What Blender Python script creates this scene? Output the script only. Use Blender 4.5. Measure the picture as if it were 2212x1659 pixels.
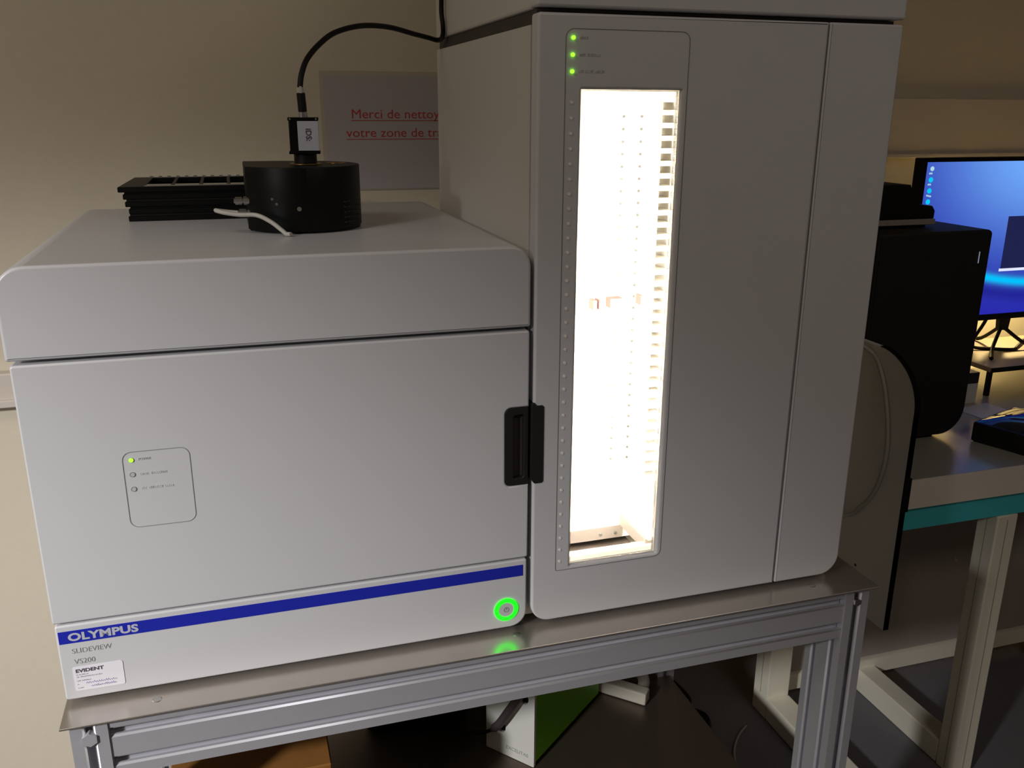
import bpy, bmesh, math, random
from mathutils import Vector, Matrix
random.seed(4)
sc = bpy.context.scene
for o in list(bpy.data.objects): bpy.data.objects.remove(o)
COL = sc.collection

# ------------------------------------------------------------------ camera
def make_camera():
    yaw, pitch, roll, F = 0.299754, 0.298530, -0.0042798, 1932.1
    cy, sy, cp, sp, cr, sr = math.cos(yaw), math.sin(yaw), math.cos(pitch), math.sin(pitch), math.cos(roll), math.sin(roll)
    f = Vector((sy*cp, cy*cp, -sp)); r = Vector((cy, -sy, 0)); d = f.cross(r)
    r2 = cr*r + sr*d; d2 = -sr*r + cr*d
    m = Matrix(((r2.x, -d2.x, -f.x, 0), (r2.y, -d2.y, -f.y, -1.0), (r2.z, -d2.z, -f.z, 1.45), (0, 0, 0, 1)))
    c = bpy.data.cameras.new('camera'); c.sensor_width = 36; c.lens = F/2212*36; c.clip_start = .02
    o = bpy.data.objects.new('camera', c); COL.objects.link(o); o.matrix_world = m
    sc.camera = o
make_camera()

# ------------------------------------------------------------------ light and exposure
sc.view_settings.view_transform = 'Standard'
sc.view_settings.look = 'None'
sc.view_settings.gamma = 1
sc.view_settings.use_curve_mapping = False
sc.view_settings.exposure = 0.0
w = bpy.data.worlds.new('world'); sc.world = w; w.use_nodes = True
w.node_tree.nodes['Background'].inputs[0].default_value = (1.0, .93, .8, 1)
w.node_tree.nodes['Background'].inputs[1].default_value = 0.02

def lamp(name, kind, loc, energy, color, target=None, **kw):
    l = bpy.data.lights.new(name, kind); l.energy = energy; l.color = color
    for k, v in kw.items(): setattr(l, k, v)
    o = bpy.data.objects.new(name, l); COL.objects.link(o); o.location = loc
    if target is not None:
        o.rotation_euler = (Vector(target)-Vector(loc)).to_track_quat('-Z', 'Y').to_euler()
    return o
# shaded lamp high on the left of the room, its beam falling on the lower left of the machine
SP = Vector((-2.09, -1.71, 2.10))
lamp('left_room_lamp', 'SPOT', SP, 360, (1, .98, .98), (-.30, .22, .32), spot_size=math.radians(46), spot_blend=1.0, shadow_soft_size=.10)
# added area fills, unseen: ambient for left wall and tower side, then the desk
lamp('ambient_fill', 'AREA', (-1.15, -.7, 2.5), 8.0, (1, .88, .76), (-1.1, -.2, 0), shape='RECTANGLE', size=1.0, size_y=.5)
lamp('ambient_fill', 'AREA', (1.3, -1.7, 2.5), 6.0, (1, .88, .80), (1.3, -1.2, 0), shape='RECTANGLE', size=1.0, size_y=.5)
# warm lamp on the desk behind the monitor
lamp('desk_lamp_light', 'SPOT', (2.16, 1.03, 1.16), 22, (1, .74, .34), (2.14, 1.10, .76), spot_size=math.radians(158), spot_blend=.7, shadow_soft_size=.03)

# ------------------------------------------------------------------ materials
def mat(name, col, rough=.5, metal=0, emit=None, estr=1, noise=0, nscale=200, bump=0, spec=.5, coat=0, aniso=0):
    m = bpy.data.materials.new(name); m.use_nodes = True; nt = m.node_tree; b = nt.nodes['Principled BSDF']
    b.inputs['Base Color'].default_value = (*col, 1); b.inputs['Roughness'].default_value = rough
    b.inputs['Metallic'].default_value = metal; b.inputs['Specular IOR Level'].default_value = spec
    b.inputs['Coat Weight'].default_value = coat; b.inputs['Anisotropic'].default_value = aniso
    if emit: b.inputs['Emission Color'].default_value = (*emit, 1); b.inputs['Emission Strength'].default_value = estr
    if noise or bump:
        tc = nt.nodes.new('ShaderNodeTexCoord'); n = nt.nodes.new('ShaderNodeTexNoise'); n.inputs['Scale'].default_value = nscale
        n.inputs['Detail'].default_value = 4
        nt.links.new(tc.outputs['Object'], n.inputs['Vector'])
        if noise:
            mr = nt.nodes.new('ShaderNodeMapRange'); mr.inputs[3].default_value = 1-noise; mr.inputs[4].default_value = 1+noise
            nt.links.new(n.outputs['Fac'], mr.inputs[0])
            mx = nt.nodes.new('ShaderNodeVectorMath'); mx.operation = 'SCALE'; mx.inputs[0].default_value = col
            nt.links.new(mr.outputs[0], mx.inputs['Scale']); nt.links.new(mx.outputs[0], b.inputs['Base Color'])
        if bump:
            bp = nt.nodes.new('ShaderNodeBump'); bp.inputs['Strength'].default_value = bump; bp.inputs['Distance'].default_value = .001
            nt.links.new(n.outputs['Fac'], bp.inputs['Height']); nt.links.new(bp.outputs[0], b.inputs['Normal'])
    return m

M = dict(
 wall=mat('wall_paint', (.71, .645, .51), .9, noise=.03, nscale=60, bump=.2),
 ceil=mat('ceiling_paint', (.6, .56, .48), .9, noise=.02),
 trunk=mat('trunking_plastic', (.66, .60, .52), .5, noise=.01),
 carpet=mat('carpet', (.15, .145, .16), 1, noise=.6, nscale=500, bump=.8),
 white=mat('machine_enamel', (.625, .63, .65), .32, noise=.01, nscale=30),
 side=mat('machine_side_enamel', (.62, .60, .56), .5, noise=.01, nscale=30),
 core=mat('seam_gasket', (.05, .042, .036), .7, noise=.1),
 line=mat('panel_line', (.16, .16, .16), .6, noise=.05),
 line2=mat('door_panel_line', (.30, .30, .31), .6, noise=.05),
 faint=mat('faint_print', (.53, .53, .55), .6, noise=.03),
 faintd=mat('faint_dark_print', (.46, .45, .45), .6, noise=.03),
 black=mat('black_plastic', (.005, .005, .005), .5, noise=.1, spec=.25),
 blackm=mat('black_anodised', (.004, .004, .004), .42, noise=.1, spec=.15),
 handle=mat('handle_plastic', (.016, .015, .015), .45, noise=.05),
 blue=mat('blue_band', (.012, .022, .42), .45, noise=.02),
 letter=mat('grey_lettering', (.50, .52, .60), .5, noise=.02),
 gtext=mat('grey_print', (.36, .35, .35), .5, noise=.02),
 sticker=mat('sticker_paper', (.83, .82, .88), .6, noise=.01),
 ink=mat('sticker_ink', (.08, .07, .1), .6, noise=.05),
 inkfade=mat('sticker_fine_print', (.48, .46, .52), .6, noise=.05),
 purple=mat('handwriting_ink', (.42, .36, .62), .6, noise=.05),
 green=mat('green_led', (.1, .8, .05), .4, emit=(.25, 1, .02), estr=2.4),
 greenring=mat('green_ring_light', (.02, .8, .02), .4, emit=(.004, 1, .006), estr=2.2),
 slotm=mat('slot_dot', (.95, .92, .88), .4, noise=.02),
 ledoff=mat('unlit_led', (.55, .55, .56), .3, noise=.02),
 button=mat('button_cap', (.6, .62, .62), .4, noise=.02),
 chamber=mat('chamber_enamel', (.80, .77, .70), .6, noise=.01),
 metal=mat('chamber_metal', (.42, .38, .35), .45, metal=.6, noise=.05),
 traydark=mat('tray_recess_metal', (.09, .07, .06), .5, metal=.3, noise=.1),
 hole=mat('hole_dark', (.10, .10, .09), .8, noise=.1),
 screw=mat('screw_steel', (.55, .54, .52), .3, metal=1, noise=.05),
 brass=mat('brass_ring', (.55, .32, .10), .35, metal=1, noise=.05),
 yellow=mat('yellow_mark', (.85, .85, .05), .5, noise=.03),
 strip=mat('chamber_lamp', (1, 1, 1), .5, emit=(1, .92, .80), estr=320),
 ledge=mat('chamber_ledge', (.82, .8, .76), .5, noise=.02),
 alu=mat('anodised_aluminium', (.58, .58, .62), .32, metal=.45, noise=.03, nscale=80),
 plate=mat('steel_sheet', (.60, .55, .50), .27, metal=.85, noise=.10, nscale=14, bump=.06),
 shelf=mat('steel_shelf', (.13, .10, .08), .36, metal=.7, noise=.10, nscale=10),
 greenpaint=mat('green_enamel', (.17, .50, .010), .4, noise=.03),
 boxwhite=mat('box_face_white', (.66, .67, .62), .4, noise=.02),
 plasticw=mat('white_plastic', (.55, .52, .44), .45, noise=.02),
 cord=mat('cable_black', (.007, .006, .006), .5, noise=.1, spec=.2),
 cordg=mat('cable_grey', (.50, .49, .44), .5, noise=.05),
 sleeve=mat('cable_sleeve', (.05, .04, .04), .6, noise=.3, nscale=500),
 silver=mat('connector_nickel', (.5, .5, .5), .3, metal=1, noise=.05),
 paper=mat('notice_paper', (.50, .46, .48), .5, noise=.02),
 sleevep=mat('clear_sleeve', (.56, .50, .40), .3, noise=.02),
 redink=mat('red_ink', (.50, .05, .05), .6, noise=.03),
 card=mat('cardboard', (.24, .10, .015), .8, noise=.15, nscale=40),
 deskw=mat('desk_laminate', (.40, .40, .34), .22, noise=.03),
 desked=mat('desk_edge', (.86, .80, .71), .5, noise=.02),
 teal=mat('teal_rail', (.07, .60, .66), .5, noise=.03),
 legw=mat('leg_enamel', (.84, .80, .66), .45, noise=.02),
 modesty=mat('modesty_panel', (.36, .31, .28), .7, noise=.05),
 board=mat('side_board_laminate', (.86, .86, .82), .55, noise=.02),
 pc=mat('computer_black', (.006, .006, .006), .6, noise=.1),
 slit=mat('power_light', (.5, .6, .7), .4, emit=(.5, .6, .8), estr=.4),
 wood=mat('riser_top', (.30, .22, .13), .5, noise=.1, nscale=30),
 glossb=mat('glossy_black', (.012, .02, .04), .08, noise=.02),
 icon=mat('screen_icon', (0, 0, 0), .5, emit=(.55, .85, 1), estr=.8),
 icon2=mat('screen_icon_cyan', (0, 0, 0), .5, emit=(.0, .65, 1), estr=.9),
 win=mat('screen_window', (0, 0, 0), .5, emit=(.012, .015, .07), estr=1),
 winw=mat('screen_window_bar', (0, 0, 0), .5, emit=(.75, .8, 1), estr=1),
 glassl=mat('slide_glass', (.20, .20, .19), .15, noise=.1),
 pink=mat('gripper_rubber', (.12, .055, .05), .6, noise=.1),
)
def acrylic():
    m = bpy.data.materials.new('clear_acrylic'); m.use_nodes = True; nt = m.node_tree; nt.nodes.clear()
    out = nt.nodes.new('ShaderNodeOutputMaterial'); t = nt.nodes.new('ShaderNodeBsdfTransparent'); g = nt.nodes.new('ShaderNodeBsdfGlossy')
    g.inputs['Roughness'].default_value = .08; g.inputs['Color'].default_value = (1, 1, 1, 1)
    t.inputs['Color'].default_value = (.95, .95, .95, 1)
    fr = nt.nodes.new('ShaderNodeFresnel'); mx = nt.nodes.new('ShaderNodeMixShader')
    nt.links.new(fr.outputs[0], mx.inputs[0]); nt.links.new(t.outputs[0], mx.inputs[1]); nt.links.new(g.outputs[0], mx.inputs[2])
    nt.links.new(mx.outputs[0], out.inputs[0]); return m
M['acrylic'] = acrylic()
def dotted():
    # screen-printed dot raster on the rim of the acrylic window
    m = bpy.data.materials.new('dot_raster'); m.use_nodes = True; nt = m.node_tree; nt.nodes.clear(); N = nt.nodes.new; L = nt.links.new
    out = N('ShaderNodeOutputMaterial'); tl = N('ShaderNodeBsdfTranslucent'); tl.inputs[0].default_value = (.42, .38, .34, 1)
    df = N('ShaderNodeBsdfDiffuse'); df.inputs[0].default_value = (.6, .57, .55, 1); a = N('ShaderNodeMixShader'); a.inputs[0].default_value = .15
    L(df.outputs[0], a.inputs[1]); L(tl.outputs[0], a.inputs[2])
    tr = N('ShaderNodeBsdfTransparent'); tr.inputs[0].default_value = (1, 1, 1, 1); mx = N('ShaderNodeMixShader')
    tc = N('ShaderNodeTexCoord'); mp = N('ShaderNodeVectorMath'); mp.operation = 'MULTIPLY'; mp.inputs[1].default_value = (800, 0, 800)
    fr = N('ShaderNodeVectorMath'); fr.operation = 'FRACTION'; sb = N('ShaderNodeVectorMath'); sb.operation = 'SUBTRACT'; sb.inputs[1].default_value = (.5, 0, .5)
    ln = N('ShaderNodeVectorMath'); ln.operation = 'LENGTH'; lt = N('ShaderNodeMath'); lt.operation = 'LESS_THAN'; lt.inputs[1].default_value = .46
    L(tc.outputs['Object'], mp.inputs[0]); L(mp.outputs[0], fr.inputs[0]); L(fr.outputs[0], sb.inputs[0]); L(sb.outputs[0], ln.inputs[0]); L(ln.outputs['Value'], lt.inputs[0]); L(lt.outputs[0], mx.inputs[0])
    L(tr.outputs[0], mx.inputs[1]); L(a.outputs[0], mx.inputs[2]); L(mx.outputs[0], out.inputs[0])
    return m
M['dotted'] = dotted()
def screen_mat():
    m = bpy.data.materials.new('monitor_picture'); m.use_nodes = True; nt = m.node_tree; nt.nodes.clear(); L = nt.links.new
    N = nt.nodes.new; out = N('ShaderNodeOutputMaterial'); e = N('ShaderNodeEmission'); tc = N('ShaderNodeTexCoord'); sx = N('ShaderNodeSeparateXYZ')
    L(tc.outputs['Object'], sx.inputs[0])            # object x from left edge, z from bottom edge, metres
    def mth(op, a, b=None, c=None):
        n = N('ShaderNodeMath'); n.operation = op
        for i, v in enumerate((a, b, c)):
            if v is None: continue
            if isinstance(v, (int, float)): n.inputs[i].default_value = v
            else: L(v, n.inputs[i])
        return n.outputs[0]
    x, z = sx.outputs[0], sx.outputs[2]
    # pale bloom at the upper middle
    dx = mth('DIVIDE', mth('SUBTRACT', x, .36), .30); dz = mth('DIVIDE', mth('SUBTRACT', z, .42), .22)
    r2 = mth('ADD', mth('MULTIPLY', dx, dx), mth('MULTIPLY', dz, dz))
    bloom = mth('POWER', 2.718, mth('MULTIPLY', r2, -1.0))
    # cyan arc sagging across the lower part
    xa = mth('SUBTRACT', x, .42)
    zc = mth('ADD', mth('MULTIPLY', mth('MULTIPLY', xa, xa), .55), .078)
    da = mth('DIVIDE', mth('SUBTRACT', z, zc), .011)
    arc = mth('POWER', 2.718, mth('MULTIPLY', mth('MULTIPLY', da, da), -1))
    db = mth('DIVIDE', mth('SUBTRACT', z, mth('SUBTRACT', zc, .035)), .018)
    dark = mth('POWER', 2.718, mth('MULTIPLY', mth('MULTIPLY', db, db), -1))
    def mix(f, a, b):
        n = N('ShaderNodeMix'); n.data_type = 'RGBA'; L(f, n.inputs[0])
        for i, v in ((6, a), (7, b)):
            if isinstance(v, tuple): n.inputs[i].default_value = (*v, 1)
            else: L(v, n.inputs[i])
        return n.outputs[2]
    c = mix(bloom, (.018, .014, .40), (.17, .42, 1.0))
    c = mix(mth('MULTIPLY', dark, .6), c, (.01, .008, .22))
    c = mix(arc, c, (.0, .55, 1.0))
    L(c, e.inputs[0]); e.inputs[1].default_value = 1.0; L(e.outputs[0], out.inputs[0]); return m
M['screen'] = screen_mat()

# ------------------------------------------------------------------ helpers
def link(name, bm, m, parent=None, smooth=False, loc=None, rot=None):
    bmesh.ops.recalc_face_normals(bm, faces=bm.faces)
    me = bpy.data.meshes.new(name); bm.to_mesh(me); bm.free()
    if smooth:
        me.set_sharp_from_angle(angle=math.radians(40))
        for p in me.polygons: p.use_smooth = max(abs(c) for c in p.normal) < .99995
    me.materials.append(m if not isinstance(m, str) else M[m])
    o = bpy.data.objects.new(name, me); COL.objects.link(o)
    if parent is not None: o.parent = parent
    if loc is not None: o.location = loc
    if rot is not None: o.rotation_euler = rot
    return o
def tag(o, label=None, cat=None, group=None, kind=None):
    if label: o['label'] = label
    if cat: o['category'] = cat
    if group: o['group'] = group
    if kind: o['kind'] = kind
    return o
def thing(name, label, cat, loc=(0, 0, 0), rotz=0, group=None):
    o = bpy.data.objects.new(name, None); COL.objects.link(o); o.location = loc; o.rotation_euler = (0, 0, rotz)
    o.empty_display_size = .05
    return tag(o, label, cat, group)
def struct(name, bm, m, smooth=False): return tag(link(name, bm, m, smooth=smooth), kind='structure')
def box(x0, y0, z0, x1, y1, z1, bev=0, seg=2, bm=None):
    b = bmesh.new()
    v = [b.verts.new(p) for p in ((x0,y0,z0),(x1,y0,z0),(x1,y1,z0),(x0,y1,z0),(x0,y0,z1),(x1,y0,z1),(x1,y1,z1),(x0,y1,z1))]
    for f in ((0,3,2,1),(4,5,6,7),(0,1,5,4),(1,2,6,5),(2,3,7,6),(3,0,4,7)): b.faces.new([v[i] for i in f])
    if bev: bmesh.ops.bevel(b, geom=list(b.edges), offset=bev, segments=seg, affect='EDGES', profile=.5)
    return merge(bm, b)
def merge(bm, b):
    if bm is None: return b
    me = bpy.data.meshes.new('tmp'); b.to_mesh(me); b.free(); bm.from_mesh(me); bpy.data.meshes.remove(me); return bm
def rrect(x0, z0, x1, z1, r, n=6):
    """rounded rectangle outline; r = one radius or (bl, br, tr, tl)"""
    if not isinstance(r, (tuple, list)): r = (r,)*4
    pts = []
    for (cx, cz, rr, a0) in ((x0+r[0], z0+r[0], r[0], 180), (x1-r[1], z0+r[1], r[1], 270), (x1-r[2], z1-r[2], r[2], 0), (x0+r[3], z1-r[3], r[3], 90)):
        if rr < 1e-5: pts.append((cx, cz)); continue
        for k in range(n+1):
            a = math.radians(a0+90*k/n); pts.append((cx+rr*math.cos(a), cz+rr*math.sin(a)))
    return pts
AX = {'y': lambda u, v, w: (u, w, v), 'z': lambda u, v, w: (u, v, w), 'x': lambda u, v, w: (w, u, v)}
def inset(loop, d):
    """move a counter-clockwise outline inwards by d (outwards for a clockwise one)"""
    n = len(loop); out = []
    for i in range(n):
        p, q, r = (Vector(loop[(i+k) % n]) for k in (-1, 0, 1))
        a, b = (q-p), (r-q)
        if a.length < 1e-9 or b.length < 1e-9: out.append(tuple(q)); continue
        a.normalize(); b.normalize(); n1, n2 = Vector((-a.y, a.x)), Vector((-b.y, b.x)); m = n1+n2
        out.append(tuple(q+m*(d/max(.25, 1+n1.dot(n2)))))
    return out
def area2(l): return sum(l[i-1][0]*l[i][1]-l[i][0]*l[i-1][1] for i in range(len(l)))
def prism(pts, a, b, ax='y', holes=(), bev=0, seg=3, bm=None, end='a'):
    """extrude the outline pts (u,v) along ax from a to b, holes cut through, rim edges rounded by bev"""
    P = AX[ax]; m = bmesh.new(); sg = 1 if b > a else -1
    loops = [list(pts) if area2(pts) > 0 else list(pts)[::-1]]+[list(h) if area2(h) < 0 else list(h)[::-1] for h in holes]
    st = []
    if bev and 'a' in end: st += [(bev*(1-math.sin(math.pi/2*k/seg)), a+sg*bev*(1-math.cos(math.pi/2*k/seg))) for k in range(seg+1)]
    else: st += [(0, a)]
    if bev and 'b' in end: st += [(bev*(1-math.cos(math.pi/2*k/seg)), b-sg*bev*(1-math.sin(math.pi/2*k/seg))) for k in range(seg+1)]
    else: st += [(0, b)]
    caps = [[], []]
    for loop in loops:
        rows = [[m.verts.new(P(u, v, w)) for u, v in (inset(loop, d) if d else loop)] for d, w in st]
        n = len(loop)
        for r0, r1 in zip(rows, rows[1:]):
            for i in range(n): m.faces.new((r0[i], r0[(i+1) % n], r1[(i+1) % n], r1[i]))
        caps[0].append(rows[0]); caps[1].append(rows[-1])
    for c in caps:
        if holes:
            es = [m.edges.get((vs[i], vs[(i+1) % len(vs)])) for vs in c for i in range(len(vs))]
            bmesh.ops.triangle_fill(m, use_beauty=True, edges=es)
        else: m.faces.new(c[0])
    bmesh.ops.recalc_face_normals(m, faces=m.faces)
    return merge(bm, m)
def cyl(p0, p1, r, n=20, bm=None, r2=None, bev=0):
    p0, p1 = Vector(p0), Vector(p1); d = p1-p0; b = bmesh.new()
    bmesh.ops.create_cone(b, cap_ends=True, segments=n, radius1=r, radius2=r if r2 is None else r2, depth=d.length)
    if bev:
        es = [e for e in b.edges if abs(e.verts[0].co.z-e.verts[1].co.z) < 1e-6]
        bmesh.ops.bevel(b, geom=es, offset=bev, segments=2, affect='EDGES')
    bmesh.ops.transform(b, matrix=Matrix.Translation((p0+p1)/2) @ d.to_track_quat('Z', 'Y').to_matrix().to_4x4(), verts=b.verts)
    return merge(bm, b)
def ring(c, axis, r0, r1, t, n=40, bm=None):
    pts = [(r1*math.cos(2*math.pi*k/n), r1*math.sin(2*math.pi*k/n)) for k in range(n)]
    h = [(r0*math.cos(2*math.pi*k/n), r0*math.sin(2*math.pi*k/n)) for k in range(n)]
    b = prism(pts, 0, t, axis, holes=(h,)); bmesh.ops.translate(b, vec=c, verts=b.verts)
    return merge(bm, b)
def smoothpath(pts, n=8):
    P = [Vector(p) for p in pts]; P = [P[0]*2-P[1]]+P+[P[-1]*2-P[-2]]; out = []
    for i in range(1, len(P)-2):
        for k in range(n):
            t = k/n; a, b, c, d = P[i-1], P[i], P[i+1], P[i+2]
            out.append(.5*((2*b)+(-a+c)*t+(2*a-5*b+4*c-d)*t*t+(-a+3*b-3*c+d)*t**3))
    out.append(P[-2]); return out
def tube(pts, r, n=10, bm=None, sm=8):
    P = smoothpath(pts, sm) if sm else [Vector(p) for p in pts]
    b = bmesh.new(); rings = []; up = Vector((0.13, .21, 1)).normalized()
    t0 = (P[1]-P[0]).normalized(); nrm = t0.cross(up).normalized()
    for i, p in enumerate(P):
        t = (P[min(i+1, len(P)-1)]-P[max(i-1, 0)]).normalized()
        nrm = (nrm-t*nrm.dot(t)).normalized(); bi = t.cross(nrm)
        rr = r(i/(len(P)-1)) if callable(r) else r
        rings.append([b.verts.new(p+nrm*rr*math.cos(2*math.pi*k/n)+bi*rr*math.sin(2*math.pi*k/n)) for k in range(n)])
    for a, c in zip(rings, rings[1:]):
        for k in range(n): b.faces.new((a[k], a[(k+1) % n], c[(k+1) % n], c[k]))
    b.faces.new(rings[0]); b.faces.new(rings[-1][::-1])
    return merge(bm, b)
def text(name, s, size, m, parent, loc, rot=(math.pi/2, 0, 0), bold=0, xs=1, ext=.0002, align='LEFT', space=1, shear=0):
    cu = bpy.data.curves.new('txt', 'FONT'); cu.body = s; cu.size = size; cu.offset = bold; cu.extrude = ext; cu.align_x = align
    cu.space_character = space; cu.shear = shear; cu.resolution_u = 4
    t = bpy.data.objects.new('txt', cu); COL.objects.link(t)
    dg = bpy.context.evaluated_depsgraph_get(); me = bpy.data.meshes.new_from_object(t.evaluated_get(dg)); me.name = name
    bpy.data.objects.remove(t); bpy.data.curves.remove(cu)
    for v in me.vertices: v.co.x *= xs
    me.materials.clear(); me.materials.append(M[m])
    o = bpy.data.objects.new(name, me); COL.objects.link(o); o.parent = parent; o.location = loc; o.rotation_euler = rot
    return o
def dup(o, dloc):
    """copy a thing with its parts and their sub-parts"""
    c = o.copy(); COL.objects.link(c); c.location = Vector(o.location)+Vector(dloc)
    for ch in list(o.children):
        d = ch.copy(); COL.objects.link(d); d.parent = c
        for g in list(ch.children):
            e = g.copy(); COL.objects.link(e); e.parent = d
    return c

# ------------------------------------------------------------------ the room
struct('floor', box(-2.4, -3.2, -.05, 4.2, 1.30, 0), 'carpet')
struct('ceiling', box(-2.4, -3.2, 2.6, 4.2, 1.30, 2.65), 'ceil')
struct('wall_back', box(-2.4, .74, 0, .93, .80, 2.6), 'wall')
struct('wall_return', box(.87, .80, 0, .93, 1.25, 2.6), 'wall')
struct('wall_alcove', box(.87, 1.25, 0, 4.2, 1.30, 2.6), 'wall')
struct('wall_left', box(-2.45, -3.2, 0, -2.4, 1.30, 2.6), 'wall')
struct('wall_right', box(4.2, -3.2, 0, 4.25, 1.30, 2.6), 'wall')
struct('wall_front', box(-2.4, -3.25, 0, 4.2, -3.2, 2.6), 'wall')
# cable trunking on the walls
b = box(-2.4, .715, .935, -.10, .74, .998, .003); box(-2.4, .709, .936, -.10, .716, .95, .002, bm=b); struct('trim_1', b, 'trunk')
b = box(.93, 1.225, 1.322, 4.2, 1.25, 1.484, .003); box(.93, 1.218, 1.318, 4.2, 1.2255, 1.330, .002, bm=b); struct('trim_2', b, 'trunk')

# ------------------------------------------------------------------ slide scanner (left machine)
sc_ = thing('slide_scanner', 'low wide white-grey slide scanner with blue band and green ring button', 'lab instrument', (0, 0, .782))
def S(o):   # children are modelled in world coordinates; shift to the empty
    o.location = Vector(o.location)-Vector((0, 0, .782)); return o
S(link('body', box(-.2310, .010, .792, .3275, .545, 1.190), 'core', sc_)); 
S(link('housing', box(-.2325, .034, .7885, .3295, .55, 1.1935, .004), 'white', sc_))
lid = S(link('lid', prism(rrect(-.2375, 1.1980, .3325, 1.2965, (.003, .003, .026, .030), 8), 0, .552, 'y', bev=.0035, seg=4, end='ab'), 'white', sc_, True))
# front door with the notch for the grip
dp = rrect(-.2345, .8890, .3315, 1.1935, .003, 3)
x0, z0, z1, r = .3005, .9915, 1.0965, .008
cor = lambda cx, cz, a0, rr=r: [(cx+rr*math.cos(math.radians(a0-90*k/5)), cz+rr*math.sin(math.radians(a0-90*k/5))) for k in range(6)]
notch = [(.3315, z0)]+cor(x0+r, z0+r, 270)+cor(x0+r, z1-r, 180)+[(.3315, z1)]
i = max(k for k, p in enumerate(dp) if p[0] > .33 and p[1] < .9)
dp = dp[:i+1]+notch+dp[i+1:]
door = S(link('door', prism(dp, 0, .030, 'y', bev=.0022, seg=3), 'white', sc_, True))
hb = box(x0-.002, .012, z0-.002, .3300, .028, z1+.002)
prism(rrect(x0+.0005, z0+.0005, .3312, z1-.0005, (.0075, .001, .001, .0075)), .0012, .014, 'y', holes=(rrect(x0+.011, z0+.010, .3255, z1-.010, .003, 3),), bev=.0008, bm=hb)
hd = link('handle', hb, 'handle', door); hd['label'] = 'black recessed grip in the door edge'
# indicator panel on the door
pn = link('indicator_panel', prism(rrect(-.1395, .9970, -.0688, 1.0880, .010), -.0005, 0, 'y', holes=(rrect(-.1388, .9977, -.0695, 1.0873, .0093),)), 'line2', door)
for k, (xx, zz) in enumerate(((-.1300, 1.0782), (-.1305, 1.0612), (-.1310, 1.0438))):
    if k == 0:
        l = link('indicator_light', cyl((xx, -.0012, zz), (xx, .001, zz), .0024), 'green', door, True); l['label'] = 'lit green indicator light'
        link('bezel', ring((xx, -.0007, zz), 'y', .0022, .0028, .0007), 'line2', l)
    else:
        l = link('indicator_light', cyl((xx, -.0006, zz), (xx, .001, zz), .0023), 'ledoff', door, True); l['label'] = 'unlit indicator light'
        link('bezel', ring((xx, -.0008, zz), 'y', .0022, .0029, .0008), 'line2', l)
def fine(parent, x, z, words, h, m, y=-.0003, name='printed_caption'):
    """a caption too small to read: rows of tiny letter strokes"""
    b = bmesh.new(); rnd = random.Random(int(abs(x*1e4)+z*1e4)); px = x
    for wd in words:
        for k in range(wd):
            hh = h*rnd.choice((1, 1, .8, .9)); ww = h*.42
            q = rnd.random()
            box(px, y, z, px+ww*.3, 0, z+hh, bm=b)
            if q > .3: box(px+ww*.3, y, z+hh-h*.22, px+ww, 0, z+hh, bm=b)
            if q < .7: box(px+ww*.3, y, z, px+ww, 0, z+h*.2, bm=b)
            if q > .55: box(px+ww*.8, y, z, px+ww, 0, z+hh, bm=b)
            px += h*.68
        px += h*.6
    return link(name, b, m, parent)
text('caption', 'POWER', .0038, 'faint', door, (-.1228, -.0003, 1.0774))
fine(door, -.1222, 1.0594, (5, 9), .0028, 'faint')
fine(door, -.1225, 1.0424, (3, 8, 5), .0028, 'faint')
# lower front panel
lp = S(link('base_panel', prism(rrect(-.2330, .7885, .3305, .8862, (.004, .022, .003, .003)), 0, .034, 'y', bev=.0022, seg=3), 'white', sc_, True))
band = link('blue_band', prism(rrect(-.2302, .8630, .3250, .8788, .0004, 2), -.0005, 0, 'y'), 'blue', lp); band['label'] = 'dark blue name band'
text('lettering', 'OLYMPUS', .0132, 'letter', band, (-.2205, -.0006, .8662), bold=.0005, xs=1.28, space=1.02)
text('model_lettering', 'SLIDEVIEW', .0092, 'gtext', lp, (-.2190, -.0003, .8492), xs=.94, bold=-.00012, space=1.02)
text('model_lettering', 'VS200', .0092, 'gtext', lp, (-.2180, -.0003, .8352), xs=.94, bold=-.00012, space=1.02)
ringb = link('power_button', cyl((.3022, -.0010, .8163), (.3022, .002, .8163), .0122, 40), 'button', lp, True)
link('light_ring', ring((.3022, -.0016, .8163), 'y', .0107, .0162, .0020, 56), 'greenring', ringb, True)
link('power_symbol', ring((.3022, -.0014, .8163), 'y', .0028, .0037, .0006, 24, bm=box(.3017, -.0014, .8158, .3027, -.0010, .8188)), 'line2', ringb)
# sticker
st = tag(link('sticker', prism(rrect(0, 0, .0535, .0315, .0022, 4), -.0005, 0, 'y'), 'sticker', None, loc=(-.2208, -.0001, .7995)), 'small white sticker with printed and handwritten lines below the model name', 'sticker')
text('lettering', 'EVIDENT', .0062, 'ink', st, (.0025, -.0007, .0243), bold=.00012, xs=1.22)
for (zz, ws) in ((.0205, (2, 9)), (.0175, (3, 22)), (.0125, (4, 9)), (.0078, (2,)), (.0030, (6,))):
    fine(st, .0028, zz, ws, .0016, 'inkfade', -.0007, 'fine_print')
hw = bmesh.new()
for j, (xa, xb, zz) in enumerate(((.012, .045, .0088), (.017, .044, .0040))):
    rnd = random.Random(j+3); n = 26
    tube([(xa+(xb-xa)*k/n, -.0007, zz+(.0018 if k % 2 else -.0006)*rnd.uniform(.5, 1.3)) for k in range(n+1)], .00022, 5, bm=hw, sm=2)
link('handwriting', hw, 'purple', st)

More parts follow.
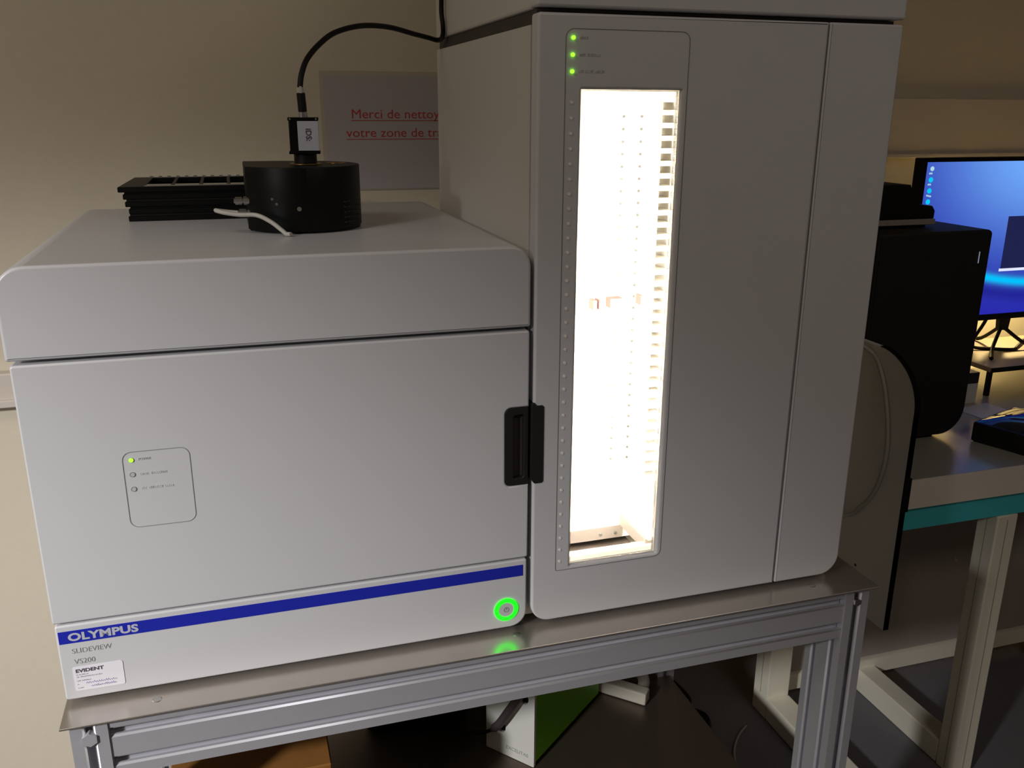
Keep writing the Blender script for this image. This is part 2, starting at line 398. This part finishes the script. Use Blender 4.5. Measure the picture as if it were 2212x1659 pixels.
# ------------------------------------------------------------------ slide loader tower (right machine)
tw = thing('slide_loader', 'tall white-grey loader cabinet with a brightly lit narrow window', 'lab instrument', (0, 0, .782))
bh = bmesh.new()
box(.3375, .022, .7895, .8135, .505, .7925, bm=bh)
# hollow casing: side, back, top, bottom sheets
cas = box(.3360, .022, .790, .345, .505, 1.540); box(.807, .022, .790, .8160, .505, 1.540, bm=cas); box(.345, .497, .790, .807, .505, 1.540, bm=cas)
box(.345, .022, .790, .807, .497, .799, bm=cas); box(.345, .022, 1.5302, .807, .497, 1.540, bm=cas)
bh.free()
S(link('casing', cas, 'side', tw))
S(link('seam_lip', box(.3395, .012, 1.5405, .8120, .500, 1.5565), 'core', tw))
S(link('cap', box(.3355, .022, 1.5560, .8175, .507, 1.760, .003), 'side', tw))
S(link('cap_front', prism(rrect(.3360, 1.5575, .8195, 1.760, .004), -.001, .0215, 'y', bev=.003), 'white', tw, True))
win = rrect(.3905, .8665, .5175, 1.4720, .0012, 2)
dr_out = rrect(.3375, .7890, .7103, 1.5520, (.026, .002, .002, .004), 8)
fb = prism(dr_out, 0, .0080, 'y', holes=(win,), bev=.0030, seg=4)
prism(dr_out, .0081, .0215, 'y', holes=(rrect(.3560, .7940, .6980, 1.5080, .002, 2),), bm=fb)
fd = S(link('front_door', fb, 'white', tw, True))
S(link('side_panel', prism(rrect(.7121, .7890, .8185, 1.5520, (.002, .030, .004, .002), 8), 0, .0215, 'y', bev=.0025, seg=3), 'white', tw, True))
link('panel_outline', prism(rrect(.3700, .8620, .5240, 1.5360, (.003, .010, .010, .010)), -.0004, 0, 'y', holes=(rrect(.3706, .8626, .5234, 1.5354, (.0025, .0094, .0094, .0094)),)), 'line', fd)
wp = link('window_pane', box(.3880, .0084, .8640, .5200, .0101, 1.4745), 'acrylic', fd)
link('dotted_rim', prism(rrect(.3904, .8664, .5176, 1.4721, .0012, 2), .0060, .0062, 'y', holes=(rrect(.3935, .8700, .5125, 1.4695, .0005, 2),)), 'dotted', wp)
for k, zz in enumerate((1.5262, 1.5082, 1.4905)):
    xx = .3788-.0003*k
    l = link('indicator_light', cyl((xx, -.0022, zz), (xx, .001, zz), .0021), 'green', fd, True)
fine(fd, .3870, 1.5248, (5,), .0030, 'faintd'); fine(fd, .3866, 1.5068, (4, 8), .0030, 'faintd'); fine(fd, .3863, 1.4890, (3, 5, 6), .0030, 'faintd')
s0 = None
for k in range(35):
    zz = 1.4572-k*(1.4572-.8757)/34; xx = .3785-.0025*k/34
    if s0 is None: s0 = link('slot_mark', cyl((0, -.0009, 0), (0, .0005, 0), .0018, 14), 'slotm', fd, True)
    o = s0 if k == 0 else s0.copy()
    if k: COL.objects.link(o); o.parent = fd
    o.location = (xx, 0, zz)
hp = [(.3345, 1.0985), (.3345, .9985), (.3385, .9930), (.3400, .9922), (.3490, .9922), (.3512, .9944), (.3512, 1.0945), (.3490, 1.0970), (.3420, 1.0970), (.3385, 1.1010)]
g = S(link('grip', prism(hp, -.0012, .020, 'y', bev=.0008, seg=2), 'handle', tw, True)); g['label'] = 'black finger grip on the left edge'
# lit chamber behind the window
CH = dict(x0=.362, x1=.690, y0=.0108, y1=.262, z0=.800, z1=1.500)
ch = box(CH['x0'], CH['y1'], CH['z0'], CH['x1'], CH['y1']+.004, CH['z1'])
box(CH['x0']-.004, CH['y0'], CH['z0'], CH['x0'], CH['y1'], CH['z1'], bm=ch); box(CH['x1'], CH['y0'], CH['z0'], CH['x1']+.004, CH['y1'], CH['z1'], bm=ch)
box(CH['x0'], CH['y0'], CH['z1'], CH['x1'], CH['y1'], CH['z1']+.004, bm=ch); box(CH['x0'], CH['y0'], CH['z0']-.004, CH['x1'], CH['y1'], CH['z0'], bm=ch)
# front flanges close the chamber around the window
prism([(CH['x0']-.004, CH['z0']-.004), (CH['x1']+.004, CH['z0']-.004), (CH['x1']+.004, CH['z1']+.004), (CH['x0']-.004, CH['z1']+.004)], .0103, .0123, 'y', holes=(rrect(.3890, .8650, .5190, 1.4735, .001, 2),), bm=ch)
cham = S(link('chamber', ch, 'chamber', tw))
hb = bmesh.new()
for cx in (.5600, .5890, .6130):
    for k in range(31):
        zz = 1.4400-k*.0180
        cyl((cx, .2608, zz), (cx, .2620, zz), .0021, 10, bm=hb)
link('perforations', hb, 'hole', cham)
link('lamp', box(.3640, .036, .905, .3700, .046, 1.440), 'strip', cham)
link('lamp', box(.560, .0330, .93, .568, .0390, 1.28), 'strip', cham)
# slide rack at the right
rk = box(.5650, .150, .900, .5675, .200, 1.468); box(.5900, .150, .900, .5925, .200, 1.468, bm=rk)
for k in range(34):
    box(.5675, .150, .905+k*.0168, .5900, .198, .9115+k*.0168, bm=rk)
link('tray_rack', rk, 'chamber', cham)
link('rack_edge', box(.5628, .1485, .915, .5646, .1520, 1.462), 'metal', cham)
# gripper in the middle and base at the bottom
for a_, b_, zz in ((.475, .481, 1.178), (.484, .488, 1.178), (.501, .521, 1.179), (.548, .552, 1.181)):
    link('gripper_jaw', box(a_, .150, zz, b_, .168, zz+.014, .0004), 'pink', cham)
dw = box(.3640, .042, .800, .5400, .056, .8570, .0015); box(.3640, .140, .8220, .6850, .146, .8440, .0010, bm=dw); box(.3640, .146, .838, .6850, .262, .8440, bm=dw)
dr = link('base_tray', dw, 'ledge', cham)
link('tray_floor', box(.3640, .056, .8060, .5450, .250, .8110), 'traydark', dr)
link('tray_liner', box(.3900, .1385, .8230, .5300, .1400, .8430), 'metal', dr)
link('rail', box(.5230, .046, .845, .5370, .138, .8640, .001), 'metal', dr)
link('rail_cap', box(.5250, .040, .8642, .5430, .142, .8700, .001), 'ledge', dr)
for xx in (.4935, .5180): link('screw', cyl((xx, .1370, .8310), (xx, .1386, .8310), .0026, 14), 'hole', dr, True)
link('warning_mark', prism([(.4700, .8420), (.4820, .8430), (.4705, .8470)], .0410, .0420, 'y'), 'yellow', dr)
link('warning_mark', prism([(.5330, .8470), (.5430, .8470), (.5330, .8570)], .0390, .0400, 'y'), 'yellow', dr)

# ------------------------------------------------------------------ aluminium profile table
tb = thing('profile_table', 'aluminium profile table with a steel sheet top under the instruments', 'table', (0, 0, 0))
link('table_top', box(-.2350, -.0440, .7790, .8620, .6200, .7818, .0006, 1), 'plate', tb)
for (xx, yy) in ((-.1330, -.018), (.3150, -.010), (.7680, -.012)):
    link('screw', cyl((xx, yy, .7815), (xx, yy, .7823), .0062, 20, r2=.0048), 'screw', tb, True)
def slotted(u0, u1, v0, v1, slots_front=(), slots_back=(), slots_lo=(), slots_hi=(), w=.0082, ch=.0028, dp=.012):
    """profile section: rectangle with T-slots. u slots on the v0/v1 faces, v slots on the u0/u1 faces"""
    pts = [(u0, v0)]
    def notch(c, base, axis, sgn, order):
        seq = [(-w/2-ch, 0), (-w/2-ch*.35, ch*.9), (-w/2, ch*.9), (-w/2, ch*1.6), (-w*.95, ch*1.8), (-w*.95, dp), (w*.95, dp), (w*.95, ch*1.8), (w/2, ch*1.6), (w/2, ch*.9), (w/2+ch*.35, ch*.9), (w/2+ch, 0)]
        for a, d in (seq if order > 0 else [(-a, d) for a, d in seq]):
            pts.append((c+a, base+sgn*d) if axis == 'u' else (base+sgn*d, c+a))
    for c in sorted(slots_front): notch(c, v0, 'u', 1, 1)
    pts.append((u1, v0))
    for c in sorted(slots_hi): notch(c, u1, 'v', -1, 1)
    pts.append((u1, v1))
    for c in sorted(slots_back, reverse=True): notch(c, v1, 'u', -1, -1)
    pts.append((u0, v1))
    for c in sorted(slots_lo, reverse=True): notch(c, u0, 'v', 1, -1)
    return pts
# posts 40 x 80, two slots on the wide faces
def post(x, y):
    P = slotted(x, x+.040, y, y+.080, (x+.020,), (x+.020,), (y+.020, y+.060), (y+.020, y+.060))
    o = link('leg', prism(P, .030, .7788, 'z'), 'alu', tb, True)
    link('foot', cyl((x+.020, y+.040, 0), (x+.020, y+.040, .010), .020, 24, bm=cyl((x+.020, y+.040, .010), (x+.020, y+.040, .0298), .006, 12)), 'black', o, True)
    return o
posts = [post(-.2270, -.0350), post(.8130, -.0350), post(-.2270, .530), post(.8130, .530)]
def railx(x0, x1, y, z, name='rail'):       # 40 wide in y, 80 high
    P = slotted(y, y+.040, z, z+.080, (), (), (z+.020, z+.060), (z+.020, z+.060))
    return link(name, prism(P, x0, x1, 'x'), 'alu', tb, True)
railx(-.1868, .8128, -.0330, .6985)
railx(-.1868, .8128, .5680, .6985)
railx(-.1868, .8128, .5680, .1660)
railx(-.1868, .8128, -.0330, .1660)
def raily(x, y0, y1, z):
    P = slotted(x, x+.040, z, z+.080, (), (), (z+.020, z+.060), (z+.020, z+.060))
    return link('rail', prism(P, y0, y1, 'y'), 'alu', tb, True)
for z in (.6985, .1660):
    raily(-.2270, .0452, .5298, z); raily(.8130 if z > .5 else .7600, .0452, .5298 if z > .5 else .5679, z)
link('shelf', prism([(-.1860, -.0300), (.8115, -.0300), (.8115, .0470), (.8400, .0470), (.8400, .5280), (.8115, .5280), (.8115, .6070), (-.1860, .6070)], .2465, .2495, 'z'), 'shelf', tb)
bo = link('bolt', cyl((-.2070, -.0375, .7560), (-.2070, -.0290, .7560), .0088, 6), 'alu', tb)
bo = link('bolt', cyl((.8330, -.0372, .7560), (.8330, -.0290, .7560), .0060, 6), 'screw', tb)

# ------------------------------------------------------------------ camera-wheel unit and trays on top of the scanner
LT = 1.2967
fw = thing('filter_wheel', 'black drum-shaped filter wheel housing on top of the scanner', 'filter wheel', (0, 0, LT))
def W(o): o.location = Vector(o.location)-Vector((0, 0, LT)); return o
cx, cyy, R0 = .0880, .2450, .0790
pts = [(.0180, .3300), (.0180, .2060)]
a0 = math.radians(212)
for k in range(49):
    a = math.radians(213)+math.radians(360-213+90)*k/48
    pts.append((cx+R0*math.cos(a), cyy+R0*math.sin(a)))
pts.append((.070, .330))
W(link('housing', prism(pts, LT+.0035, 1.3790, 'z', bev=.0015, seg=2, end='ab'), 'blackm', fw, True))
W(link('base', cyl((cx+.004, cyy+.004, LT), (cx+.004, cyy+.004, LT+.0035), .074, 48, bm=box(.0200, .222, LT, .090, .31, LT+.003, .0005)), 'black', fw, True))
W(link('brass_ring', ring((.0980, .2500, 1.3785), 'z', .016, .021, .0012, bm=ring((.1390, .2600, 1.3785), 'z', .008, .013, .0012)), 'brass', fw, True))
for (px, pz, r) in ((.0480, 1.3405, .0016), (.0530, 1.3345, .0016), (.0800, 1.3285, .0028)):
    dx = px-cx; yy = cyy-math.sqrt(R0*R0-dx*dx)
    W(link('screw', cyl((px, yy-.0008, pz), (px, yy+.002, pz), r, 14), 'screw', fw, True))
for k in range(5):
    a = math.radians(-18+0*k); px, py = cx+R0*math.cos(a), cyy+R0*math.sin(a)
lp2 = bmesh.new()
for k in range(5):
    zz = 1.3080+k*.0065
    for j in range(6):
        a = math.radians(-50+5*j); box(cx+(R0-.0002)*math.cos(a)-.002, cyy+(R0-.0002)*math.sin(a)-.0012, zz, cx+(R0+.0002)*math.cos(a)+.002, cyy+(R0+.0002)*math.sin(a)+.001, zz+.0012, bm=lp2)
W(link('side_marking', lp2, 'handle', fw))
# two nickel plugs in the left side
for j, (za, xa) in enumerate(((1.3365, .0020), (1.3215, .0060))):
    p = cyl((xa, .208, za), (xa+.012, .208, za), .0048, 18, bev=.0018); cyl((xa+.012, .208, za), (xa+.022, .208, za), .0054, 18, bm=p, bev=.0006); cyl((xa+.022, .208, za), (.0360, .208, za), .0064, 18, bm=p, bev=.0008)
    o = W(link('plug', p, 'silver', fw, True)); o['label'] = 'nickel round plug'
cb = tag(link('cable', tube([(.0075, .2080, 1.3215), (-.006, .2080, 1.3230), (-.0175, .2060, 1.3250), (-.0200, .1980, 1.3262), (-.010, .1900, 1.3240), (.008, .1850, 1.3215), (.028, .1790, 1.3210), (.044, .1650, 1.3140), (.0565, .1560, 1.3040), (.0610, .1520, 1.3000), (.0640, .1500, LT+.0030), (.0665, .1475, LT+.0029)], .0028, 10), 'cordg', smooth=True), 'short pale grey cable looping from the plug to the scanner top', 'cable')
# small camera
cm = thing('inspection_camera', 'small black cube camera with a pale grey label upright on the black drum', 'camera', (.0980, .2500, 1.3797), math.radians(-6))
link('mount', cyl((0, 0, 0), (0, 0, .0125), .0148, 32, bev=.0008), 'black', cm, True)
b = box(-.0185, -.0170, .0125, .0185, .0170, .0560, .0012); box(-.0200, -.0180, .0125, .0200, .0180, .0160, .0005, bm=b); box(-.0195, -.0178, .0545, .0195, .0178, .0585, .0005, bm=b)
link('housing', b, 'blackm', cm, True)
lb = link('label_plate', prism(rrect(-.0075, .0170, .0187, .0540, .0005, 2), -.0186, -.0170, 'y'), 'letter', cm); lb['label'] = 'pale grey label with rotated black lettering'
text('lettering', 'iDS:', .0098, 'ink', lb, (.0030, -.0188, .0450), rot=(math.pi/2, math.pi/2, 0), bold=.0002, xs=1.0)
for xx in (-.0165, .0165): link('screw', cyl((xx, -.0182, .0565), (xx, -.0176, .0565), .0013, 10), 'screw', cm, True)
link('socket', cyl((0, 0, .0585), (0, 0, .0650), .0058, 20), 'silver', cm, True)
kc = thing('camera_cable', 'thick black cable arching from the small camera to the loader cabinet', 'cable', (.0980, .2500, 1.4447))
b = cyl((0, 0, 0), (-.001, 0, .0240), .0056, 18, bev=.0006)
link('plug', b, 'black', kc, True)
b = cyl((-.001, 0, .0240), (-.0015, 0, .0305), .0048, 14, bm=box(-.0030, -.0070, .0235, .0000, -.0050, .0320)); link('collar', b, 'cordg', kc, True)
A = Vector((.0980, .2500, 1.4447))
path = [(.0965, .250, 1.4760), (.1000, .255, 1.492), (.1090, .265, 1.511), (.1280, .285, 1.531), (.1530, .310, 1.548), (.1930, .345, 1.560), (.2390, .390, 1.563), (.2850, .430, 1.5575), (.3100, .450, 1.5545), (.3260, .4600, 1.5520), (.3310, .4500, 1.5535), (.3300, .4330, 1.5600), (.3290, .4290, 1.572), (.3285, .4350, 1.592), (.3290, .4330, 1.63), (.3290, .4250, 1.72)]
link('cord', tube([Vector(p)-A for p in path], .0037, 12), 'cord', kc, True)
# stack of five black slide trays
def tray():
    t = thing('slide_tray', 'black slide tray, bottom one of the stack of five', 'slide tray', (-.1400, .3650, LT), 0, 'slide trays stacked on the scanner')
    P = [(0, 0), (.2320, 0), (.2320, .1900), (.006, .1900)]
    H = [rrect(.034+k*.0385, .018, .034+k*.0385+.034, .170, .001, 2) for k in range(5)]
    link('frame', prism(P, 0, .0073, 'z', holes=H, bev=.0008, seg=1, end='ab'), 'blackm', t)
    link('spacer', box(.002, .003, .0073, .2300, .010, .0100), 'black', t); link('spacer', box(.006, .178, .0073, .2300, .186, .0100), 'black', t)
    for k in range(5): link('glass_slide', box(.0345+k*.0385, .0185, .0050, .0345+k*.0385+.033, .060, .0064), 'glassl', t)
    return t
t0 = tray(); ZP = .01005
offs = [(0, 0), (.0012, .001), (-.0025, -.001), (-.0045, .0005), (-.0100, -.002)]
names = ['black slide tray, bottom one of the stack of five', 'black slide tray, second from the bottom of the stack', 'black slide tray, middle one of the stack of five', 'black slide tray, second from the top of the stack', 'black slide tray, topmost of the stack, slides showing in its openings']
for k in range(1, 5):
    c = dup(t0, (offs[k][0], offs[k][1], k*ZP)); c['label'] = names[k]
    if k == 4:
        for ch_ in list(c.children):
            if ch_.name.startswith('spacer'): bpy.data.objects.remove(ch_)
        link('slide_clip', box(.0345, .006, .0073, .2250, .0130, .0083), 'glassl', c)
        for q in range(15): link('latch', box(.030+q*.013, .176, .0073, .035+q*.013, .182, .0098), 'glassl', c)

# ------------------------------------------------------------------ notice on the wall
nt_ = thing('notice', 'white notice with red underlined French text on the wall behind the scanner', 'notice', (.1690, .7395, 1.3030))
link('sleeve', box(0, -.0012, -.002, .3050, 0, .2120), 'sleevep', nt_)
ps = link('sheet', box(.006, -.0020, 0, .3020, -.0012, .2040), 'paper', nt_)
for (s, x, z, w) in (('Merci de nettoyer', .0540, .1290, .214), ('votre zone de travail', .0440, .0955, .246)):
    o = text('lettering', s, .0232, 'redink', ps, (x, -.0022, z), ext=.0001, xs=1.11)
    link('underline', box(0, -.0023, 0, w, -.0020, .0013), 'redink', ps, loc=(x, 0, z-.0048))

# ------------------------------------------------------------------ things on the lower shelf
SZ = .2495
ang = math.atan2(.337-.422, .46-.390)
gb = thing('illuminator_box', 'bright green box with a white front plate on the lower shelf', 'light source', (.390, .422, SZ), ang)
link('cover', box(0, .006, .008, .1100, .262, .240, .003), 'greenpaint', gb, True)
hl = lambda s, z, rx, rz: [(s+rx*math.cos(2*math.pi*k/20), z+rz*math.sin(2*math.pi*k/20)) for k in range(20)]
fp = link('front_plate', prism(rrect(0, .001, .1100, .243, .002, 2), 0, .006, 'y', holes=(hl(.035, .062, .0105, .0125), hl(.086, .146, .0105, .0125))), 'boxwhite', gb)
for q in ((.035, .062), (.086, .146)): link('socket', prism(hl(*q, .012, .014), .0055, .0062, 'y'), 'black', fp)
text('lettering', 'EXCELITAS', .0105, 'gtext', fp, (.046, -.0002, .018), bold=.0001)
for xx in (.012, .098): link('foot', box(xx-.008, .01, 0, xx+.008, .03, .008), 'black', gb)
lc = thing('light_guide_cable', 'black cable with a brown sleeve crossing the white front plate', 'cable', (.3930, .400, SZ))
A = Vector((.3930, .400, SZ)); V = lambda *L_: [Vector(p)-A for p in L_]
link('sleeve', tube(V((.3950, .3980, .3060), (.4050, .3830, .3280), (.4170, .3650, .3650), (.4320, .3490, .4050), (.4400, .3400, .4400)), lambda t: .0085 if t > .08 else .005, 12), 'sleeve', lc, True)
link('cord', tube(V((.3950, .3980, .3060), (.3820, .4150, .2900), (.350, .4600, .262), (.300, .5000, .2530), (.240, .5050, .2530), (.205, .5300, .2530), (.200, .5650, .2560)), .0035, 10), 'cord', lc, True)
bx = thing('power_supply', 'black box with rounded edges at the back of the lower shelf', 'power supply', (.17, .52, SZ))
link('housing', box(0, 0, .004, .21, .045, .30, .012, 3), 'black', bx, True); link('foot', box(.01, .01, 0, .20, .035, .004), 'black', bx)
cdb = tag(link('cardboard_box', box(0, 0, 0, .22, .24, .305, .002, 1), 'card', loc=(-.150, .090, SZ)), 'brown cardboard box at the left of the lower shelf', 'box')
wb = thing('white_bracket', 'white plastic bracket with a curved end lying on the lower shelf', 'bracket', (.640, .560, SZ))
A = Vector((.640, .560, SZ))
link('arm', box(0, -.014, .001, .1550, .014, .0300, .004, 2), 'plasticw', wb, True, rot=(0, 0, math.radians(-44)))
link('curved_end', tube([(.105, -.085, .015), (.125, -.060, .016), (.130, -.035, .020), (.118, -.015, .026), (.10, 0, .030)], .0125, 14), 'plasticw', wb, True)

# ------------------------------------------------------------------ floor cables
tag(link('power_cable', tube([(.97, .90, .006), (1.005, .82, .006), (1.015, .74, .006), (1.000, .700, .006), (1.02, .66, .008), (1.005, .615, .008), (.975, .600, .006), (.93, .63, .006), (.90, .56, .006), (.88, .45, .006), (.87, .30, .006)], .0058, 10), 'cord', smooth=True), 'black power cable curling on the dark carpet beside the shelf', 'cable')
tag(link('network_cable', tube([(1.10, .60, .004), (1.06, .57, .004), (1.02, .52, .004), (1.0, .46, .004), (.99, .38, .004), (.99, .20, .004)], .0028, 8), 'modesty', smooth=True), 'thin grey cable lying on the carpet beside the desk leg', 'cable')

# ------------------------------------------------------------------ desk on the right
dk = thing('desk', 'white laminate desk with teal rail and cream steel legs at the right', 'desk', (1.21, .30, 0))
A = Vector((1.21, .30, 0))
def D(o): o.location = Vector(o.location)-A; return o
D(link('desk_top', box(1.210, .302, .704, 3.05, 1.16, .766), 'deskw', dk))
D(link('edge_band', box(1.210, .300, .704, 3.05, .3019, .7655), 'desked', dk))
D(link('rail', box(1.215, .312, .652, 3.04, .332, .7038), 'teal', dk))
def channel(x, y0, y1, z0, z1, wd=.050):
    return box(x, y0, z0, x+wd, y1, z1, .003, 2)
l = D(link('leg', channel(1.455, .310, .362, 0, .651, .052), 'legw', dk, True)); 
link('seam', box(1.4545, .3355, .01, 1.4552, .3370, .64), 'modesty', l); link('seam', box(1.4800, .3093, .01, 1.4815, .3102, .64), 'modesty', l)
D(link('foot_bar', channel(1.455, .3625, .66, .001, .062, .052), 'legw', dk, True))
l = D(link('leg', channel(1.160, .612, .672, 0, .70, .062), 'legw', dk, True))
link('seam', box(1.1595, .640, .06, 1.1601, .6420, .69), 'modesty', l)
D(link('foot_bar', channel(1.160, .300, .6118, .001, .060, .062), 'legw', dk, True))
l = D(link('leg', channel(2.010, .590, .650, 0, .70, .052), 'legw', dk, True))
mp = D(link('modesty_panel', box(1.222, .660, .088, 3.00, .674, .700), 'modesty', dk))
D(link('rail', box(1.2225, .650, .040, 3.00, .676, .084), 'legw', dk))
# side board with the large rounded corner
bp = [(.301, .437), (.301, .905)]
for k in range(1, 12):
    a = math.radians(180-90*k/12); bp.append((.301+.115+.115*math.cos(a), .905+.101*math.sin(a)))
bp += [(.416, 1.006), (1.15, 1.006), (1.15, .437)]
sb = D(link('side_board', prism(bp, 1.195, 1.2065, 'x'), 'board', dk)); sb['label'] = 'white upright side board with rounded corner'
n = len(bp)-2
eb = bmesh.new(); pr = [eb.verts.new((xx, bp[k][0]-.0012 if k < 14 else bp[k][0], bp[k][1]+(.0012 if k >= 10 else 0))) for xx in (1.1950, 1.2075) for k in range(0, 14)]
for k in range(13): eb.faces.new((pr[k], pr[k+1], pr[14+k+1], pr[14+k]))
bmesh.ops.solidify(eb, geom=list(eb.faces), thickness=.0011)
link('edge_band', eb, 'black', sb)
link('clip', box(1.1960, .2965, .700, 1.2110, .3005, .772, .002), 'black', sb)
link('screw', cyl((1.1940, .404, .532), (1.1952, .404, .532), .0032, 12), 'hole', sb)
tag(link('hose', tube([(.828, .60, 1.00), (1.00, .56, 1.03), (1.150, .475, 1.010), (1.1895, .4300, .990), (1.1900, .395, .956), (1.1900, .372, .905), (1.1900, .356, .842), (1.1900, .354, .783), (1.1900, .370, .720), (1.1895, .404, .668), (1.170, .445, .630), (1.02, .56, .60), (.835, .60, .60)], .0042, 10), 'cordg', smooth=True), 'thin grey hose bowed against the white side board', 'hose')

# ------------------------------------------------------------------ computer, item on it
pcm = thing('computer_tower', 'black computer tower with a rounded lower corner standing on the desk', 'computer', (1.2150, .480, .7660))
b = prism(rrect(0, .006, .2800, .4500, (.004, .060, .010, .004), 8), 0, .190, 'y', bev=.005, seg=2, end='ab')
link('housing', b, 'pc', pcm, True)
link('power_light', box(.2515, -.0012, .382, .2527, .0005, .406), 'slit', pcm)
link('foot', box(.02, .01, 0, .21, .18, .006), 'black', pcm)
it = thing('dock_stand', 'small black stepped device lying on the computer tower', 'device', (1.2500, .548, 1.2162))
it2 = [(-.06, .018), (.1520, .018), (.1525, .034), (.1450, .044), (.115, .047), (.100, .056), (.090, .072), (.084, .088), (.04, .090), (-.055, .088)]
link('body', prism(it2, 0, .09, 'y', bev=.003, seg=2), 'black', it, True)
link('base', box(-.062, -.002, .006, .1540, .092, .0175, .001), 'modesty', it); link('foot', box(-.05, .01, 0, .14, .08, .006), 'black', it)

# ------------------------------------------------------------------ monitor on its riser
rs = thing('monitor_riser', 'low brown desk riser with black metal legs under the monitor', 'riser', (1.7600, .680, .7660))
link('board', box(0, .002, .0640, .72, .25, .0760, .001), 'wood', rs); link('edge_band', box(0, 0, .0640, .72, .0018, .0758), 'black', rs)
for xx in (.006, .70):
    for yy in (.01, .235): link('leg', box(xx, yy, 0, xx+.010, yy+.010, .0638), 'black', rs)
mo = thing('monitor', 'flat monitor with a bright blue desktop picture on the desk riser', 'monitor', (1.5760, .8000, .8420))
link('housing', box(0, .004, .0900, .735, .030, .5000, .003), 'black', mo)
link('bezel', prism([(0, .090), (.735, .090), (.735, .500), (0, .500)], 0, .006, 'y', holes=([(.013, .105), (.722, .105), (.722, .4905), (.013, .4905)],)), 'black', mo)
scn = link('screen', box(0, .0030, 0, .709, .0038, .3855), 'screen', mo, loc=(.013, 0, .105))
rows = ((.366, 'icon', 'icon'), (.340, 'icon2', 'icon'), (.314, 'icon2', 'icon'), (.288, 'icon2', 'icon'))
for j, (zz, ma, mb) in enumerate(rows):
    xb = .008
    l = link('desktop_icon', cyl((xb+.010, .0022, zz+.004), (xb+.010, .0029, zz+.004), .0062 if j else .0055, 16), ma, scn)
    b = bmesh.new()
    for q in range(3 if j > 1 else 2): box(xb+.003+q*.005, .0022, zz-.009-(.001*q if j > 1 else 0), xb+.0065+q*.005, .0029, zz-.005-(.001*q if j > 1 else 0), bm=b)
    link('icon_name', b, mb, l)
link('picture_window', box(.272, .0020, .118, .52, .0028, .250), 'win', scn)
link('window_bar', box(.268, .0018, .111, .52, .0028, .118), 'winw', scn)
# neck and feet
b = prism([(.345, .05), (.375, .05), (.392, .20), (.328, .20)], .032, .044, 'y'); link('neck', b, 'black', mo)
link('foot', tube([(.36, .040, .060), (.30, .00, .012), (.24, -.060, .005)], .005, 8, sm=4), 'black', mo, True)
link('foot', tube([(.36, .040, .060), (.42, .00, .012), (.48, -.060, .005)], .005, 8, sm=4), 'black', mo, True)
link('foot', tube([(.36, .040, .060), (.36, .10, .012), (.36, .14, .005)], .005, 8, sm=4), 'black', mo, True)
tag(link('monitor_cable', tube([(1.890, .835, .955), (1.888, .845, .925), (1.880, .850, .900), (1.862, .850, .872), (1.852, .840, .8500), (1.90, .82, .8460), (1.945, .80, .8460), (1.98, .82, .8460), (2.04, .86, .8500)], .0045, 8), 'cord', smooth=True), 'black cable hanging below the monitor onto the riser', 'cable')
# small things on the desk
wbx = thing('adapter_box', 'small upright white box with dark top beside the riser', 'box', (1.660, .655, .7660))
link('body', box(0, 0, 0, .040, .030, .050, .001), 'boxwhite', wbx); link('dark_top', box(0, 0, .0502, .040, .030, .078, .001), 'handle', wbx)
tag(link('paper_sheet', box(0, 0, 0, .11, .075, .0006), 'boxwhite', loc=(1.625, .555, .7661), rot=(0, 0, math.radians(8))), 'white paper sheet lying flat behind the dark glossy box', 'paper')
gbx = thing('glossy_case', 'dark case with a glossy domed top reflecting blue, right edge of the desk', 'case', (1.4870, .4450, .7660), math.atan2(-.104, .037))
link('body', box(0, 0, .001, .24, .18, .044, .004), 'pc', gbx, True)
b = bmesh.new(); G = 12; vs = []
for i in range(G+1):
    for j in range(G+1):
        u, v = i/G, j/G; h = .018*(1-(2*u-1)**4)*(1-(2*v-1)**4)
        vs.append(b.verts.new((.006+.228*u, .006+.168*v, .0442+h)))
for i in range(G):
    for j in range(G): b.faces.new((vs[i*(G+1)+j], vs[(i+1)*(G+1)+j], vs[(i+1)*(G+1)+j+1], vs[i*(G+1)+j+1]))
dm = link('domed_top', b, 'glossb', gbx, True); dm['label'] = 'glossy domed lid'
